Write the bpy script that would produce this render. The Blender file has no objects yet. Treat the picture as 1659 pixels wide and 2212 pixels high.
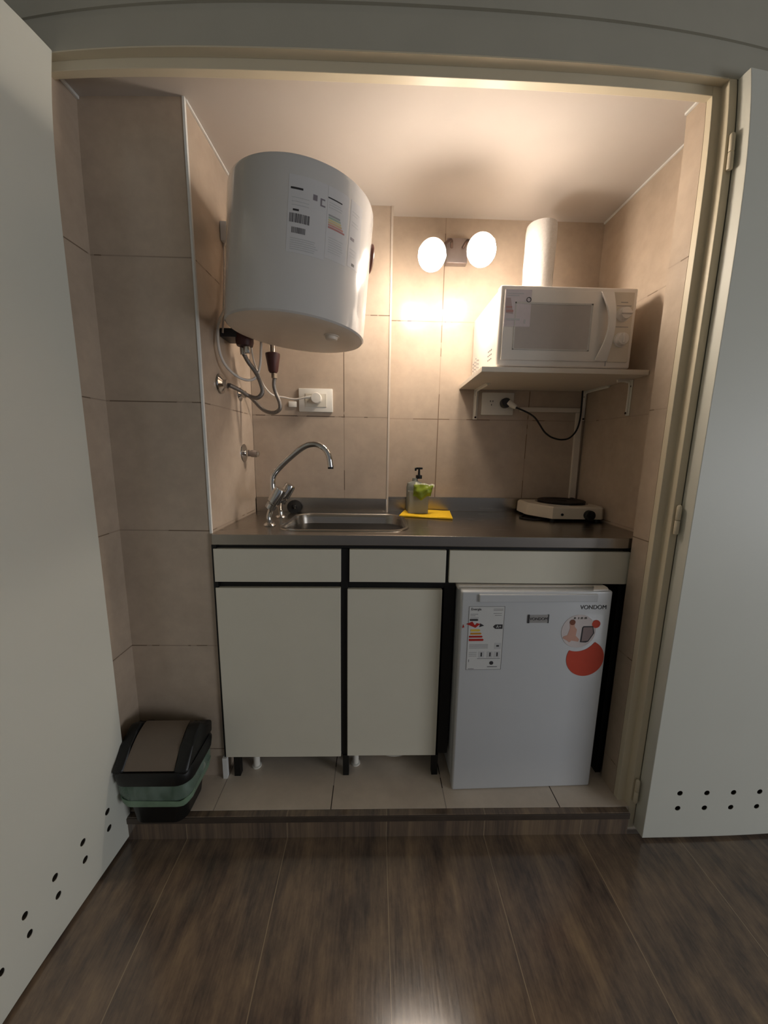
import bpy, bmesh, math, random
from mathutils import Vector, Matrix
random.seed(7)
S = bpy.context.scene
COL = S.collection

# ------------------------------------------------------------------ camera, light, exposure
cam = bpy.data.cameras.new('camera')
cam.type = 'PANO'
cam.panorama_type = 'FISHEYE_LENS_POLYNOMIAL'      # wide phone lens with slight barrel distortion
cam.sensor_fit = 'AUTO'
SW = 22.12                                          # frame is 16.59 x 22.12 mm, 0.01 mm per pixel
cam.sensor_width = SW
cam.sensor_height = SW
cam.fisheye_fov = math.radians(175)
K = (1.26779093, -0.15431181, -0.43707832, 0.21584657)
cam.fisheye_polynomial_k0 = 0.0
cam.fisheye_polynomial_k1 = -K[0] / 10
cam.fisheye_polynomial_k2 = -K[1] / 100
cam.fisheye_polynomial_k3 = -K[2] / 1000
cam.fisheye_polynomial_k4 = -K[3] / 10000
cam.clip_start = 0.01
cob = bpy.data.objects.new('camera', cam)
COL.objects.link(cob)
YAW, PITCH, ROLL = -0.02705705, 0.17060788, 0.01616645
cob.matrix_world = Matrix.Translation((0, -0.965, 1.18)) @ (Matrix.Rotation(YAW, 4, 'Z') @ Matrix.Rotation(math.pi / 2 - PITCH, 4, 'X') @ Matrix.Rotation(ROLL, 4, 'Z'))
S.camera = cob

S.view_settings.view_transform = 'Standard'
S.view_settings.look = 'None'
S.view_settings.gamma = 1.0
S.view_settings.use_curve_mapping = False
S.view_settings.exposure = 0.0

BULB = 124.0          # emission strength of the two glowing bulbs
W = bpy.data.worlds.new('world'); S.world = W; W.use_nodes = True
W.node_tree.nodes['Background'].inputs[0].default_value = (0.87, 0.91, 1.0, 1)
W.node_tree.nodes['Background'].inputs[1].default_value = 0.165
# daylight window of the room, far behind the photographer
la = bpy.data.lights.new('window_light', 'AREA'); la.shape = 'RECTANGLE'; la.size = 1.8; la.size_y = 1.4
la.energy = 60.0; la.color = (0.92, 0.95, 1.0)
lo = bpy.data.objects.new('window_light', la); COL.objects.link(lo)
lo.location = (4.3, -2.5, 1.0); lo.rotation_euler = (math.radians(90), 0, math.radians(63))

# ------------------------------------------------------------------ materials
def lin(c):
    return tuple((x / 12.92 if x <= 0.04045 else ((x + 0.055) / 1.055) ** 2.4) for x in [v / 255 for v in c]) + (1,)
class NT:
    def __init__(s, name):
        s.m = bpy.data.materials.new(name); s.m.use_nodes = True; s.t = s.m.node_tree; s.b = s.t.nodes['Principled BSDF']
    def n(s, typ, **kw):
        o = s.t.nodes.new(typ)
        for k, v in kw.items(): setattr(o, k, v)
        return o
    def l(s, a, b): s.t.links.new(a, b)
    def val(s, sock, v):
        if hasattr(v, 'is_linked') or isinstance(v, bpy.types.NodeSocket): s.l(v, sock)
        else: sock.default_value = v
    def math(s, op, a, b=0.0, c=None):
        o = s.n('ShaderNodeMath', operation=op); s.val(o.inputs[0], a); s.val(o.inputs[1], b)
        if c is not None: s.val(o.inputs[2], c)
        return o.outputs[0]
    def mix(s, f, a, b, mode='MIX'):
        o = s.n('ShaderNodeMix', data_type='RGBA', blend_type=mode); s.val(o.inputs[0], f); s.val(o.inputs[6], a); s.val(o.inputs[7], b); return o.outputs[2]
    def noise(s, vec, scale, detail=4, rough=0.55):
        o = s.n('ShaderNodeTexNoise'); s.l(vec, o.inputs['Vector']); o.inputs['Scale'].default_value = scale; o.inputs['Detail'].default_value = detail; o.inputs['Roughness'].default_value = rough; return o.outputs[0]
    def pos(s): return s.n('ShaderNodeNewGeometry').outputs['Position']
    def scl(s, vec, v):
        o = s.n('ShaderNodeVectorMath', operation='MULTIPLY'); s.l(vec, o.inputs[0]); o.inputs[1].default_value = v; return o.outputs[0]
    def ramp(s, f, stops):
        o = s.n('ShaderNodeValToRGB'); s.l(f, o.inputs[0]); cr = o.color_ramp
        while len(cr.elements) < len(stops): cr.elements.new(0.5)
        for e, (p, c) in zip(cr.elements, stops): e.position = p; e.color = c
        return o.outputs[0]
    def bump(s, h, st, dist=0.002):
        o = s.n('ShaderNodeBump'); o.inputs['Strength'].default_value = st; o.inputs['Distance'].default_value = dist; s.l(h, o.inputs['Height']); s.l(o.outputs[0], s.b.inputs['Normal'])
_cache = {}
def plain(name, rgb, rough=0.5, metal=0.0, var=0.04, scale=30, bump=0.0, trans=0.0, alpha=1.0, ior=1.45, coat=0.0, sheen=0.0):
    if name in _cache: return _cache[name]
    t = NT(name); c = lin(rgb); b = t.b
    tc = t.n('ShaderNodeTexCoord').outputs['Object']
    f = t.noise(tc, scale, 3)
    c0 = tuple(x * (1 - var) for x in c[:3]) + (1,); c1 = tuple(min(1, x * (1 + var)) for x in c[:3]) + (1,)
    t.l(t.ramp(f, [(0.3, c0), (0.7, c1)]), b.inputs['Base Color'])
    b.inputs['Roughness'].default_value = rough; b.inputs['Metallic'].default_value = metal
    b.inputs['IOR'].default_value = ior
    b.inputs['Transmission Weight'].default_value = trans; b.inputs['Alpha'].default_value = alpha
    b.inputs['Coat Weight'].default_value = coat
    if bump: t.bump(f, bump)
    _cache[name] = t.m
    return t.m
def tile_mat(name, rgb, grout, px, x0, pz, z0, rough=0.22, w=0.0016, axis_y=None, mott=0.10, faceY=None):
    """ceramic tile on world position; px/x0 along x, pz/z0 along z (or y for floors)"""
    t = NT(name); b = t.b; P = t.pos()
    sp = t.n('ShaderNodeSeparateXYZ'); t.l(P, sp.inputs[0])
    def line(sock, period, off):
        a = t.math('SUBTRACT', sock, off); a = t.math('DIVIDE', a, period); a = t.math('ADD', a, 0.5); a = t.math('FRACT', a); a = t.math('SUBTRACT', a, 0.5); a = t.math('ABSOLUTE', a)
        a = t.math('MULTIPLY', a, period); return t.math('LESS_THAN', a, w)
    second = sp.outputs[1] if axis_y else sp.outputs[2]
    g = line(second, pz, z0)
    if px:
        g1 = line(sp.outputs[0], px, x0)
        if faceY:   # vertical joints only on faces that look along y
            nn = t.n('ShaderNodeSeparateXYZ'); t.l(t.n('ShaderNodeNewGeometry').outputs['Normal'], nn.inputs[0])
            fy = t.math('GREATER_THAN', t.math('ABSOLUTE', nn.outputs[1]), 0.7); g1 = t.math('MULTIPLY', g1, fy)
        g = t.math('MAXIMUM', g, g1)
    c = lin(rgb)
    n1 = t.noise(P, 5.0, 6, 0.6); n2 = t.noise(P, 22.0, 5, 0.65)
    f = t.math('ADD', t.math('MULTIPLY', n1, 0.6), t.math('MULTIPLY', n2, 0.4))
    base = t.ramp(f, [(0.35, tuple(x * (1 - mott) for x in c[:3]) + (1,)), (0.65, tuple(min(1, x * (1 + mott)) for x in c[:3]) + (1,))])
    gn = t.noise(P, 9.0, 2)
    gc = t.mix(t.math('GREATER_THAN', gn, 0.5), lin(grout), tuple(0.55 * a + 0.45 * d for a, d in zip(c, lin(grout))))
    t.l(t.mix(g, base, gc), b.inputs['Base Color'])
    t.l(t.math('ADD', t.math('MULTIPLY', g, 0.5), rough), b.inputs['Roughness'])
    h = t.math('ADD', t.math('MULTIPLY', g, -1.0), t.math('MULTIPLY', n1, 0.25))
    t.bump(h, 0.35, 0.0015)
    return t.m
def wood_floor_mat():
    t = NT('wood look porcelain planks'); b = t.b; P = t.pos()
    sp = t.n('ShaderNodeSeparateXYZ'); t.l(P, sp.inputs[0])
    u = t.math('DIVIDE', t.math('SUBTRACT', sp.outputs[0], 0.049), 0.302)
    fr = t.math('FRACT', u); idx = t.math('FLOOR', u)
    d = t.math('MULTIPLY', t.math('MINIMUM', fr, t.math('SUBTRACT', 1.0, fr)), 0.302)
    g = t.math('LESS_THAN', d, 0.0011)
    wn = t.n('ShaderNodeTexWhiteNoise', noise_dimensions='1D'); t.l(idx, wn.inputs['W'])
    v = t.math('DIVIDE', t.math('ADD', t.math('ADD', sp.outputs[1], 3.9), t.math('MULTIPLY', wn.outputs[0], 0.6)), 1.2)
    fv = t.math('FRACT', v); dv = t.math('MULTIPLY', t.math('MINIMUM', fv, t.math('SUBTRACT', 1.0, fv)), 1.2)
    off = t.n('ShaderNodeCombineXYZ'); t.l(t.math('MULTIPLY', idx, 3.7), off.inputs[0]); t.l(t.math('MULTIPLY', idx, 5.3), off.inputs[1])
    va = t.n('ShaderNodeVectorMath', operation='ADD'); t.l(P, va.inputs[0]); t.l(off.outputs[0], va.inputs[1]); Q = va.outputs[0]
    grain = t.noise(t.scl(Q, (46, 5.5, 1)), 1.0, 7, 0.68)
    fine = t.noise(t.scl(Q, (190, 9, 1)), 1.0, 3, 0.6)
    blot = t.noise(t.scl(Q, (12, 5.0, 1)), 1.0, 7, 0.66)
    f = t.math('ADD', t.math('ADD', t.math('MULTIPLY', grain, 0.26), t.math('MULTIPLY', blot, 0.60)), t.math('MULTIPLY', fine, 0.14))
    c = t.ramp(f, [(0.34, lin((62, 55, 52))), (0.44, lin((92, 80, 72))), (0.55, lin((122, 104, 87))), (0.66, lin((144, 123, 98)))])
    t.l(t.mix(g, c, lin((150, 132, 108))), b.inputs['Base Color'])
    t.l(t.math('ADD', t.math('MULTIPLY', fine, 0.14), 0.10), b.inputs['Roughness'])
    t.bump(f, 0.12, 0.002); b.inputs['IOR'].default_value = 1.62
    return t.m
def brushed(name, rgb, rough=0.28):
    t = NT(name); b = t.b; tc = t.n('ShaderNodeTexCoord').outputs['Object']
    f = t.noise(t.scl(tc, (3, 160, 160)), 1.0, 3); g = t.noise(tc, 7, 4)
    c = lin(rgb); t.l(t.ramp(g, [(0.3, tuple(x * .93 for x in c[:3]) + (1,)), (0.7, c)]), b.inputs['Base Color'])
    b.inputs['Metallic'].default_value = 1.0
    t.l(t.math('ADD', t.math('MULTIPLY', f, 0.02), rough - 0.01), b.inputs['Roughness']); t.bump(f, 0.003, 0.001)
    return t.m

TB = (182, 165, 147)
M = dict(
    tile_left=tile_mat('beige ceramic tile left', TB, (118, 100, 84), None, 0, .3725, .925, faceY=True),
    tile_right=tile_mat('beige ceramic tile right', TB, (118, 100, 84), None, 0, .3725, .925),
    tile_bl=tile_mat('beige ceramic tile back left', TB, (96, 78, 64), .372, -.123, .3725, 1.298, faceY=True),
    tile_br=tile_mat('beige ceramic tile back right', TB, (118, 96, 78), .372, .260, .3725, 1.300, faceY=True),
    tile_floor=tile_mat('beige ceramic floor tile', (208, 194, 178), (60, 48, 40), .3576, .235, .3576, .355, axis_y=True, rough=0.35),
    wood=wood_floor_mat(),
    paint=plain('cream gloss paint', (212, 201, 176), .42, var=.03, scale=6, bump=.03),
    wallp=plain('matte wall paint', (178, 174, 160), .8, var=.03, scale=8, bump=.03),
    ceil=plain('white ceiling paint', (196, 188, 180), .85, var=.02, scale=6),
    doorp=plain('white lacquered door', (214, 214, 203), .45, var=.015, scale=4),
    trimw=plain('white corner bead', (226, 226, 222), .4),
    black=plain('black lacquered frame', (14, 14, 14), .5),
    front=plain('ivory laminate', (219, 214, 197), .42, var=.015, scale=10),
    steel=brushed('brushed stainless steel', (176, 170, 162), .27),
    chrome=plain('chrome', (205, 203, 200), .10, 1.0, var=.02),
    appl=plain('white enamel', (200, 202, 204), .25, var=.01, scale=10, coat=.3),
    appl2=plain('white appliance plastic', (232, 225, 217), .38, var=.01),
    heater=plain('white enamelled tank', (206, 203, 200), .16, var=.008, scale=5, coat=.5),
    cover=plain('off white plastic cover', (226, 214, 200), .45, var=.02),
    winglass=plain('grey oven window mesh', (182, 174, 168), .3, var=.02),
    plastic=plain('white switch plastic', (228, 224, 214), .35, var=.01),
    dark=plain('dark grey plastic', (48, 46, 46), .45),
    blackp=plain('black plastic', (16, 16, 17), .35),
    binb=plain('black bin plastic', (17, 18, 18), .42, var=.08),
    flap=plain('taupe bin flap', (112, 100, 88), .5, var=.05, scale=14),
    rubber=plain('black cable rubber', (20, 18, 17), .5),
    hose=plain('braided steel hose', (140, 134, 128), .42, .8, var=.25, scale=500, bump=.5),
    cablew=plain('white cable', (214, 206, 196), .5),
    brownp=plain('maroon plastic fitting', (74, 40, 36), .5, var=.08),
    yellow=plain('yellow cleaning cloth', (236, 190, 34), .9, var=.06, scale=90, bump=.3),
    greybox=plain('grey plastic bottle', (118, 120, 112), .5, var=.03),
    green=plain('green wrapper', (124, 138, 36), .35, var=.22, scale=40),
    whitew=plain('white wrapper film', (222, 222, 200), .3),
    paper=plain('white paper towel', (206, 200, 194), .9, var=.03, scale=120, bump=.5),
    shelfm=plain('white melamine shelf', (216, 206, 192), .5, var=.02),
    ink=plain('dark print', (52, 50, 52), .6), ink2=plain('grey print', (136, 134, 136), .6), ink3=plain('pale grey print', (188, 188, 188), .6),
    labelw=plain('white label paper', (208, 208, 206), .4, var=.005),
    red=plain('red print', (176, 40, 30), .5), orange=plain('orange print', (196, 72, 50), .5), yel=plain('yellow print', (220, 190, 80), .5),
    amber=plain('amber print', (200, 140, 50), .5), grn=plain('green print', (120, 150, 110), .5),
    skin=plain('pale pink print', (196, 150, 132), .6), hairb=plain('brown print', (120, 70, 50), .6), mauve=plain('soft mauve print', (206, 196, 194), .6),
    plate=plain('dark iron hot plate', (46, 40, 36), .55, .4, var=.1), hobm=plain('cream enamel', (214, 204, 186), .35, var=.02),
    rust=plain('dark screw head', (50, 34, 26), .5, .5),
    shadowgap=plain('grey joint filler', (96, 98, 88), .8),
)
def bag_mat():
    t = NT('translucent green bin liner'); b = t.b
    tc = t.n('ShaderNodeTexCoord').outputs['Object']; f = t.noise(t.scl(tc, (1, 1, .4)), 30, 4)
    t.l(t.ramp(f, [(0.35, lin((110, 136, 116))), (0.6, lin((150, 172, 158)))]), b.inputs['Base Color'])
    b.inputs['Roughness'].default_value = .3; b.inputs['Alpha'].default_value = .40; t.bump(f, .5, .004)
    return t.m
M['bag'] = bag_mat()
def bulb_mat(st=BULB):
    t = NT('opal bulb and shield glow'); t.b.inputs['Base Color'].default_value = (1, 1, 1, 1)
    t.b.inputs['Emission Color'].default_value = (1.0, 0.865, 0.73, 1); t.b.inputs['Emission Strength'].default_value = st
    return t.m
M['bulb'] = bulb_mat(); M['shield_glow'] = bulb_mat(1.7)  # second, weak glow is for the added shell around each bulb

# ------------------------------------------------------------------ helpers
def obj(name, bm, mat, parent=None, smooth=False, label=None, kind=None, autosm=False):
    me = bpy.data.meshes.new(name)
    if isinstance(bm, bmesh.types.BMesh):
        bmesh.ops.recalc_face_normals(bm, faces=bm.faces[:]); bm.to_mesh(me); bm.free()
    else: me = bm; me.name = name
    o = bpy.data.objects.new(name, me); COL.objects.link(o)
    if mat is not None: me.materials.clear(); me.materials.append(mat)
    if smooth:
        for p in me.polygons: p.use_smooth = True
        try: me.set_sharp_from_angle(angle=math.radians(38))
        except Exception: pass
    if parent: o.parent = parent
    if label: o['label'] = label
    if kind: o['kind'] = kind
    return o
def thing(name, label, cat, loc=(0, 0, 0), rz=0, group=None):
    o = bpy.data.objects.new(name, None); COL.objects.link(o); o.location = loc; o.rotation_euler = (0, 0, rz); o.empty_display_size = .05
    o['label'] = label; o['category'] = cat
    if group: o['group'] = group
    return o
def tag(o, label, cat, group=None):
    o['label'] = label; o['category'] = cat
    if group: o['group'] = group
    return o
def struct(name, bm, mat, smooth=False):
    return obj(name, bm, mat, None, smooth, kind='structure')
def N(): return bmesh.new()
def box(bm, x0, x1, y0, y1, z0, z1, bev=0.0, seg=2):
    r = bmesh.ops.create_cube(bm, size=1.0); vs = r['verts']
    for v in vs:
        v.co = Vector(((x0 + x1) / 2 + v.co.x * (x1 - x0), (y0 + y1) / 2 + v.co.y * (y1 - y0), (z0 + z1) / 2 + v.co.z * (z1 - z0)))
    if bev > 0:
        es = list({e for v in vs for e in v.link_edges})
        bmesh.ops.bevel(bm, geom=es, offset=bev, segments=seg, affect='EDGES', profile=0.5)
    return bm
def bx(*a, **k): return box(N(), *a, **k)
def prism(bm, pts, a0, a1, axis='Z', bev=0.0):
    """extrude polygon pts between a0 and a1: axis Z -> pts are (x,y); X -> (y,z); Y -> (x,z)"""
    def mk(p, a):
        return {'Z': (p[0], p[1], a), 'X': (a, p[0], p[1]), 'Y': (p[0], a, p[1])}[axis]
    A = [bm.verts.new(mk(p, a0)) for p in pts]; B = [bm.verts.new(mk(p, a1)) for p in pts]
    f = [bm.faces.new(A), bm.faces.new(B[::-1])]
    n = len(pts)
    for i in range(n): f.append(bm.faces.new((A[i], A[(i + 1) % n], B[(i + 1) % n], B[i])))
    if bev:
        es = list({e for q in f for e in q.edges}); bmesh.ops.bevel(bm, geom=es, offset=bev, segments=2, affect='EDGES', profile=0.5)
    return bm
def lathe(bm, prof, c=(0, 0, 0), axis=(0, 0, 1), seg=32, closed=True):
    """prof: list of (r, h) along axis from c"""
    ax = Vector(axis).normalized(); u = ax.orthogonal().normalized(); v = ax.cross(u); c = Vector(c); rings = []
    for r, h in prof:
        if r < 1e-6: rings.append([bm.verts.new(c + ax * h)])
        else: rings.append([bm.verts.new(c + ax * h + (u * math.cos(2 * math.pi * i / seg) + v * math.sin(2 * math.pi * i / seg)) * r) for i in range(seg)])
    for a, b in zip(rings, rings[1:]):
        for i in range(seg):
            j = (i + 1) % seg
            if len(a) == 1 and len(b) == 1: continue
            if len(a) == 1: bm.faces.new((a[0], b[i], b[j]))
            elif len(b) == 1: bm.faces.new((a[i], a[j], b[0]))
            else: bm.faces.new((a[i], a[j], b[j], b[i]))
    if closed:
        if len(rings[0]) > 1: bm.faces.new(rings[0])
        if len(rings[-1]) > 1: bm.faces.new(rings[-1][::-1])
    return bm
def catmull(P, n=8):
    P = [Vector(p) for p in P]; Q = [P[0] * 2 - P[1]] + P + [P[-1] * 2 - P[-2]]; out = []
    for i in range(1, len(Q) - 2):
        p0, p1, p2, p3 = Q[i - 1:i + 3]
        for k in range(n):
            t = k / n
            out.append(0.5 * ((2 * p1) + (p2 - p0) * t + (2 * p0 - 5 * p1 + 4 * p2 - p3) * t * t + (3 * p1 - p0 - 3 * p2 + p3) * t ** 3))
    out.append(P[-1]); return out
def tube(bm, path, r, seg=12, smooth_path=True, n=8, radii=None):
    P = catmull(path, n) if smooth_path else [Vector(p) for p in path]
    T = [(P[min(i + 1, len(P) - 1)] - P[max(i - 1, 0)]).normalized() for i in range(len(P))]
    u = T[0].orthogonal().normalized(); rings = []
    for i, (p, t) in enumerate(zip(P, T)):
        u = (u - t * u.dot(t)).normalized(); v = t.cross(u)
        rr = r if radii is None else radii[0] + (radii[1] - radii[0]) * i / (len(P) - 1)
        rings.append([bm.verts.new(p + (u * math.cos(2 * math.pi * k / seg) + v * math.sin(2 * math.pi * k / seg)) * rr) for k in range(seg)])
    for a, b in zip(rings, rings[1:]):
        for i in range(seg): bm.faces.new((a[i], a[(i + 1) % seg], b[(i + 1) % seg], b[i]))
    bm.faces.new(rings[0][::-1]); bm.faces.new(rings[-1]); return bm
def rrect(x0, x1, y0, y1, r, n=6):
    pts = []
    for cx, cy, a0 in ((x1 - r, y1 - r, 0), (x0 + r, y1 - r, 90), (x0 + r, y0 + r, 180), (x1 - r, y0 + r, 270)):
        for k in range(n + 1):
            a = math.radians(a0 + 90 * k / n); pts.append((cx + r * math.cos(a), cy + r * math.sin(a)))
    return pts
def loft(bm, rings, cap0=True, cap1=True):
    R = [[bm.verts.new(p) for p in ring] for ring in rings]; n = len(R[0])
    for a, b in zip(R, R[1:]):
        for i in range(n): bm.faces.new((a[i], a[(i + 1) % n], b[(i + 1) % n], b[i]))
    if cap0: bm.faces.new(R[0][::-1])
    if cap1: bm.faces.new(R[-1])
    return bm
def at_z(pts, z): return [(x, y, z) for x, y in pts]
def boolean(o, cutter_bm):
    me = bpy.data.meshes.new('cut'); bmesh.ops.recalc_face_normals(cutter_bm, faces=cutter_bm.faces[:]); cutter_bm.to_mesh(me); cutter_bm.free()
    c = bpy.data.objects.new('cut', me); COL.objects.link(c)
    md = o.modifiers.new('b', 'BOOLEAN'); md.operation = 'DIFFERENCE'; md.object = c; md.solver = 'EXACT'
    bpy.context.view_layer.update()
    ev = o.evaluated_get(bpy.context.evaluated_depsgraph_get()); nm = bpy.data.meshes.new_from_object(ev)
    o.modifiers.remove(md); old = o.data; mats = [m for m in old.materials]; o.data = nm
    nm.materials.clear()
    for m in mats: nm.materials.append(m)
    for p in nm.polygons: p.material_index = 0
    bpy.data.objects.remove(c); bpy.data.meshes.remove(me); return o
def text(name, body, size, loc, mat, parent=None, rot=(math.pi / 2, 0, 0), ext=0.0004, sx=1.0, align='CENTER'):
    cu = bpy.data.curves.new(name, 'FONT'); cu.body = body; cu.size = size; cu.extrude = ext; cu.align_x = align; cu.align_y = 'CENTER'
    o = bpy.data.objects.new(name, cu); COL.objects.link(o); bpy.context.view_layer.update()
    me = bpy.data.meshes.new_from_object(o.evaluated_get(bpy.context.evaluated_depsgraph_get()))
    bpy.data.objects.remove(o); bpy.data.curves.remove(cu)
    mm = Matrix.Translation(loc) @ (Matrix.Rotation(rot[2], 4, 'Z') @ Matrix.Rotation(rot[1], 4, 'Y') @ Matrix.Rotation(rot[0], 4, 'X')) @ Matrix.Diagonal((sx, 1, 1, 1))
    me.transform(mm); return obj(name, me, mat, parent)

# ------------------------------------------------------------------ the setting
ZF = .079        # raised floor of the kitchenette
ZC = 2.038       # its ceiling
o = struct('floor', bx(-.87, 4.6, -4.0, .0, -.05, 0), M['wood'])
struct('floor', bx(-.80, .90, .02, .64, -.05, ZF), M['tile_floor'])
# plank-clad riser of the step
riser = struct('trim_1', bx(-.776, .803, .0, .02, -.02, ZF - .001, bev=.0015), M['wood'])
obj('worn_edge', bx(-.300, .040, -.0012, .0008, .0585, .0625), plain('pale worn scratch', (170, 158, 142), .7), riser, label='pale worn streak')
lip = struct('trim_2', bx(-.776, .803, -.003, .004, ZF - .022, ZF - .003, bev=.001), plain('dark brown riser lip', (72, 62, 54), .5, var=.15, scale=20))

wl = N()
prism(wl, [(-.758, .056), (-.758, .145), (-.489, .145), (-.480, .56), (-.480, .70), (-.90, .70), (-.90, .056)], -.05, 2.10)
struct('wall_left', wl, M['tile_left'])
wr = N()
prism(wr, [(.790, .062), (.790, .128), (.864, .129), (.869, .62), (.869, .70), (1.0, .70), (1.0, .062)], -.05, 2.10)
struct('wall_right', wr, M['tile_right'])
struct('wall_back', bx(-.479, .0555, .55, .70, -.05, 2.10), M['tile_bl'])
struct('wall_back', bx(.056, .868, .61, .70, -.05, 2.10), M['tile_br'])
struct('ceiling', bx(-.88, .99, .066, .69, ZC, ZC + .06), M['ceil'])
# white beads on tile corners and along the ceiling
struct('trim_3', prism(N(), [(-.4925, .1425), (-.4865, .1425), (-.4860, .1500), (-.4890, .1445)], .9175, ZC), M['trimw'])
struct('trim_13', prism(N(), [(-.4935, .130), (-.4800, .130), (-.4800, .1450), (-.4935, .1445)], ZF, .156), M['trimw'])
struct('trim_4', prism(N(), [(.0505, .5480), (.0580, .5480), (.0580, .5560), (.0545, .5495)], .918, ZC), plain('beige corner bead', (196, 184, 170), .4))
struct('trim_5', prism(N(), [(-.4885, .150), (-.4835, .150), (-.4745, .546), (-.4795, .546)], ZC - .006, ZC - .0005), M['trimw'])
struct('trim_6', prism(N(), [(.8635, .130), (.8585, .130), (.8635, .608), (.8685, .608)], ZC - .006, ZC - .0005), M['trimw'])
struct('trim_7', bx(-.7575, -.7515, .066, .144, ZC - .008, ZC - .0005), M['trimw'])
struct('trim_8', bx(.7840, .7895, .066, .127, ZC - .006, ZC - .0005), M['trimw'])

# room wall around the opening, with the shadow joint above the header
wf = N()
box(wf, -.87, 4.6, .018, .066, 2.042, 2.116); box(wf, -.87, 4.6, .026, .066, 2.116, 2.137); box(wf, -.87, 4.6, .018, .066, 2.137, 2.6)
struct('wall_front', wf, M['wallp'])
struct('wall_front', bx(.833, 4.6, .022, .060, 0, 2.042), M['wallp'])
struct('wall_front', bx(-.87, -.776, .022, .060, 0, 2.042), M['wallp'])
struct('wall_left', bx(-.93, -.87, -4.0, .066, -.05, 2.65), M['wallp'])
struct('wall_right', bx(4.6, 4.66, -4.0, .066, -.05, 2.65), M['wallp'])
struct('ceiling', bx(-.93, 4.66, -4.0, .066, 2.6, 2.65), M['wallp'])
# pressed steel door frame: rebated jambs and header
fr = N()
prism(fr, [(.8335, .018), (.813, .018), (.813, .0425), (.790, .0425), (.790, .0615), (.8335, .0615)], .0, 2.042, bev=.0012)
jr = struct('trim_9', fr, M['paint'])
fr = N()
prism(fr, [(-.7765, .030), (-.7620, .030), (-.7620, .0555), (-.7765, .0555)], .0, 2.042, bev=.0012)
struct('trim_10', fr, M['paint'])
fr = N()
prism(fr, [(.0425, 2.041), (.0425, 2.016), (.0655, 2.016), (.0655, 2.041)], -.762, .7899, axis='X', bev=.0012)
struct('trim_11', fr, M['paint'])
struct('trim_12', bx(-.762, .8125, .0180, .0420, 2.0385, 2.0418), M['paint'])

# doors: perforated white slabs with drilled vent holes
def door(name, width, holes, loc, rz, flip):
    d = obj(name, bx(0, width, 0, .040, .0, 2.031, bev=.0015), M['doorp'], kind='structure')
    cb = N()
    for hx in holes:
        for hz in (.106, .159):
            bmesh.ops.create_cone(cb, cap_ends=True, segments=24, radius1=.0085, radius2=.0085, depth=.06,
                                  matrix=Matrix.Translation((hx + (.001 if hz < .12 else 0), (.005 if not flip else .035), hz)) @ Matrix.Rotation(math.pi / 2, 4, 'X'))
    boolean(d, cb)
    for hx in holes:      # dark cup in each drilled hole, its shade painted in
        for hz in (.106, .159):
            y0 = .0012 if not flip else .0388; s_ = 1 if not flip else -1
            lb_ = N(); lathe(lb_, [(.0084, 0), (.0084, .030), (0, .030), (0, .0306), (.0088, .0306), (.0088, 0)], (hx + (.001 if hz < .12 else 0), y0, hz), axis=(0, s_, 0), seg=24, closed=False)
            obj('vent_hole', lb_, plain('painted hole shade', (44, 38, 30), .8), d)
    d.location = loc; d.rotation_euler = (0, 0, rz); return d
dr = door('door_2', .78, [.095 + .0835 * k for k in range(5)], (.8345, -.022, .0105), 0, False)
dl = door('door_1', .775, [.078 + .0835 * k for k in range(6)], (-.7665, .0180, .0105), math.radians(-93.6), True)
# local +y of the left slab points to world -x after the turn; shift so that its face stays at x = -.766
dl.location = (-.7665, .0180, .0105)
def hinge(parent, x, y, z):
    b = N(); lathe(b, [(.0055, 0), (.0062, .002), (.0062, .0365), (.0055, .0375)], (x, y, z), seg=16); lathe(b, [(.0055, .039), (.0062, .040), (.0062, .075), (.004, .079), (0, .081)], (x, y, z), seg=16)
    obj('hinge', b, M['paint'], parent, smooth=True)
for z in (.105, .960, 1.835): hinge(jr, .8225, .0105, z)

# ------------------------------------------------------------------ base cabinet
cab = thing('base_cabinet', 'low kitchen cabinet with ivory fronts in a black frame under the steel worktop', 'cabinet', (0, 0, 0))
CY = .137
for nm, q in (('side_panel', (-.4875, -.474, CY - .001, .53, .157, .8840)), ('post', (-.1005, -.078, CY + .006, .53, .157, .8725)), ('post', (.2245, .258, CY + .010, .53, .157, .768)),
              ('post', (.2245, .236, CY + .010, .30, .7685, .8725)), ('side_panel', (.779, .797, CY + .008, .53, ZF, .884)), ('rail', (-.474, .779, CY + .010, .53, .873, .884)),
              ('rail', (-.4735, -.101, CY + .010, .30, .747, .769)), ('rail', (-.0775, .224, CY + .010, .30, .747, .769)), ('bottom_board', (-.474, .2245, CY + .02, .53, .157, .170))):
    obj(nm, bx(*q), M['black'], cab)
obj('back_panel', bx(-.474, .779, .53, .536, .157, .872), M['black'], cab)
for x0, x1, yo in ((-.4825, -.1005, 0), (-.0745, .2245, .001), (.2355, .7975, .002)):
    obj('drawer_front', bx(x0, x1, CY - .003 + yo, CY + .012 + yo, .7685, .8725, bev=.0012), M['front'], cab)
for x0, x1, z1, yo in ((-.4820, -.1015, .7495, 0), (-.0800, .2165, .7455, .001)):
    obj('cabinet_door', bx(x0, x1, CY - .004 + yo, CY + .012 + yo, .158 + yo * 2, z1, bev=.0015), M['front'], cab)
for x in (-.450, -.0855, .2165):
    obj('leg', bx(x - .010, x + .010, CY + .003, CY + .025, ZF, .157), M['black'], cab)
for x, y in ((-.398, .182), (-.055, .190)):
    b = N(); lathe(b, [(.016, 0), (.016, .004), (.011, .006), (.011, .078)], (x, y, ZF), seg=20); obj('adjustable_foot', b, M['plastic'], cab, smooth=True, label='white round plastic foot')
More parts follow.
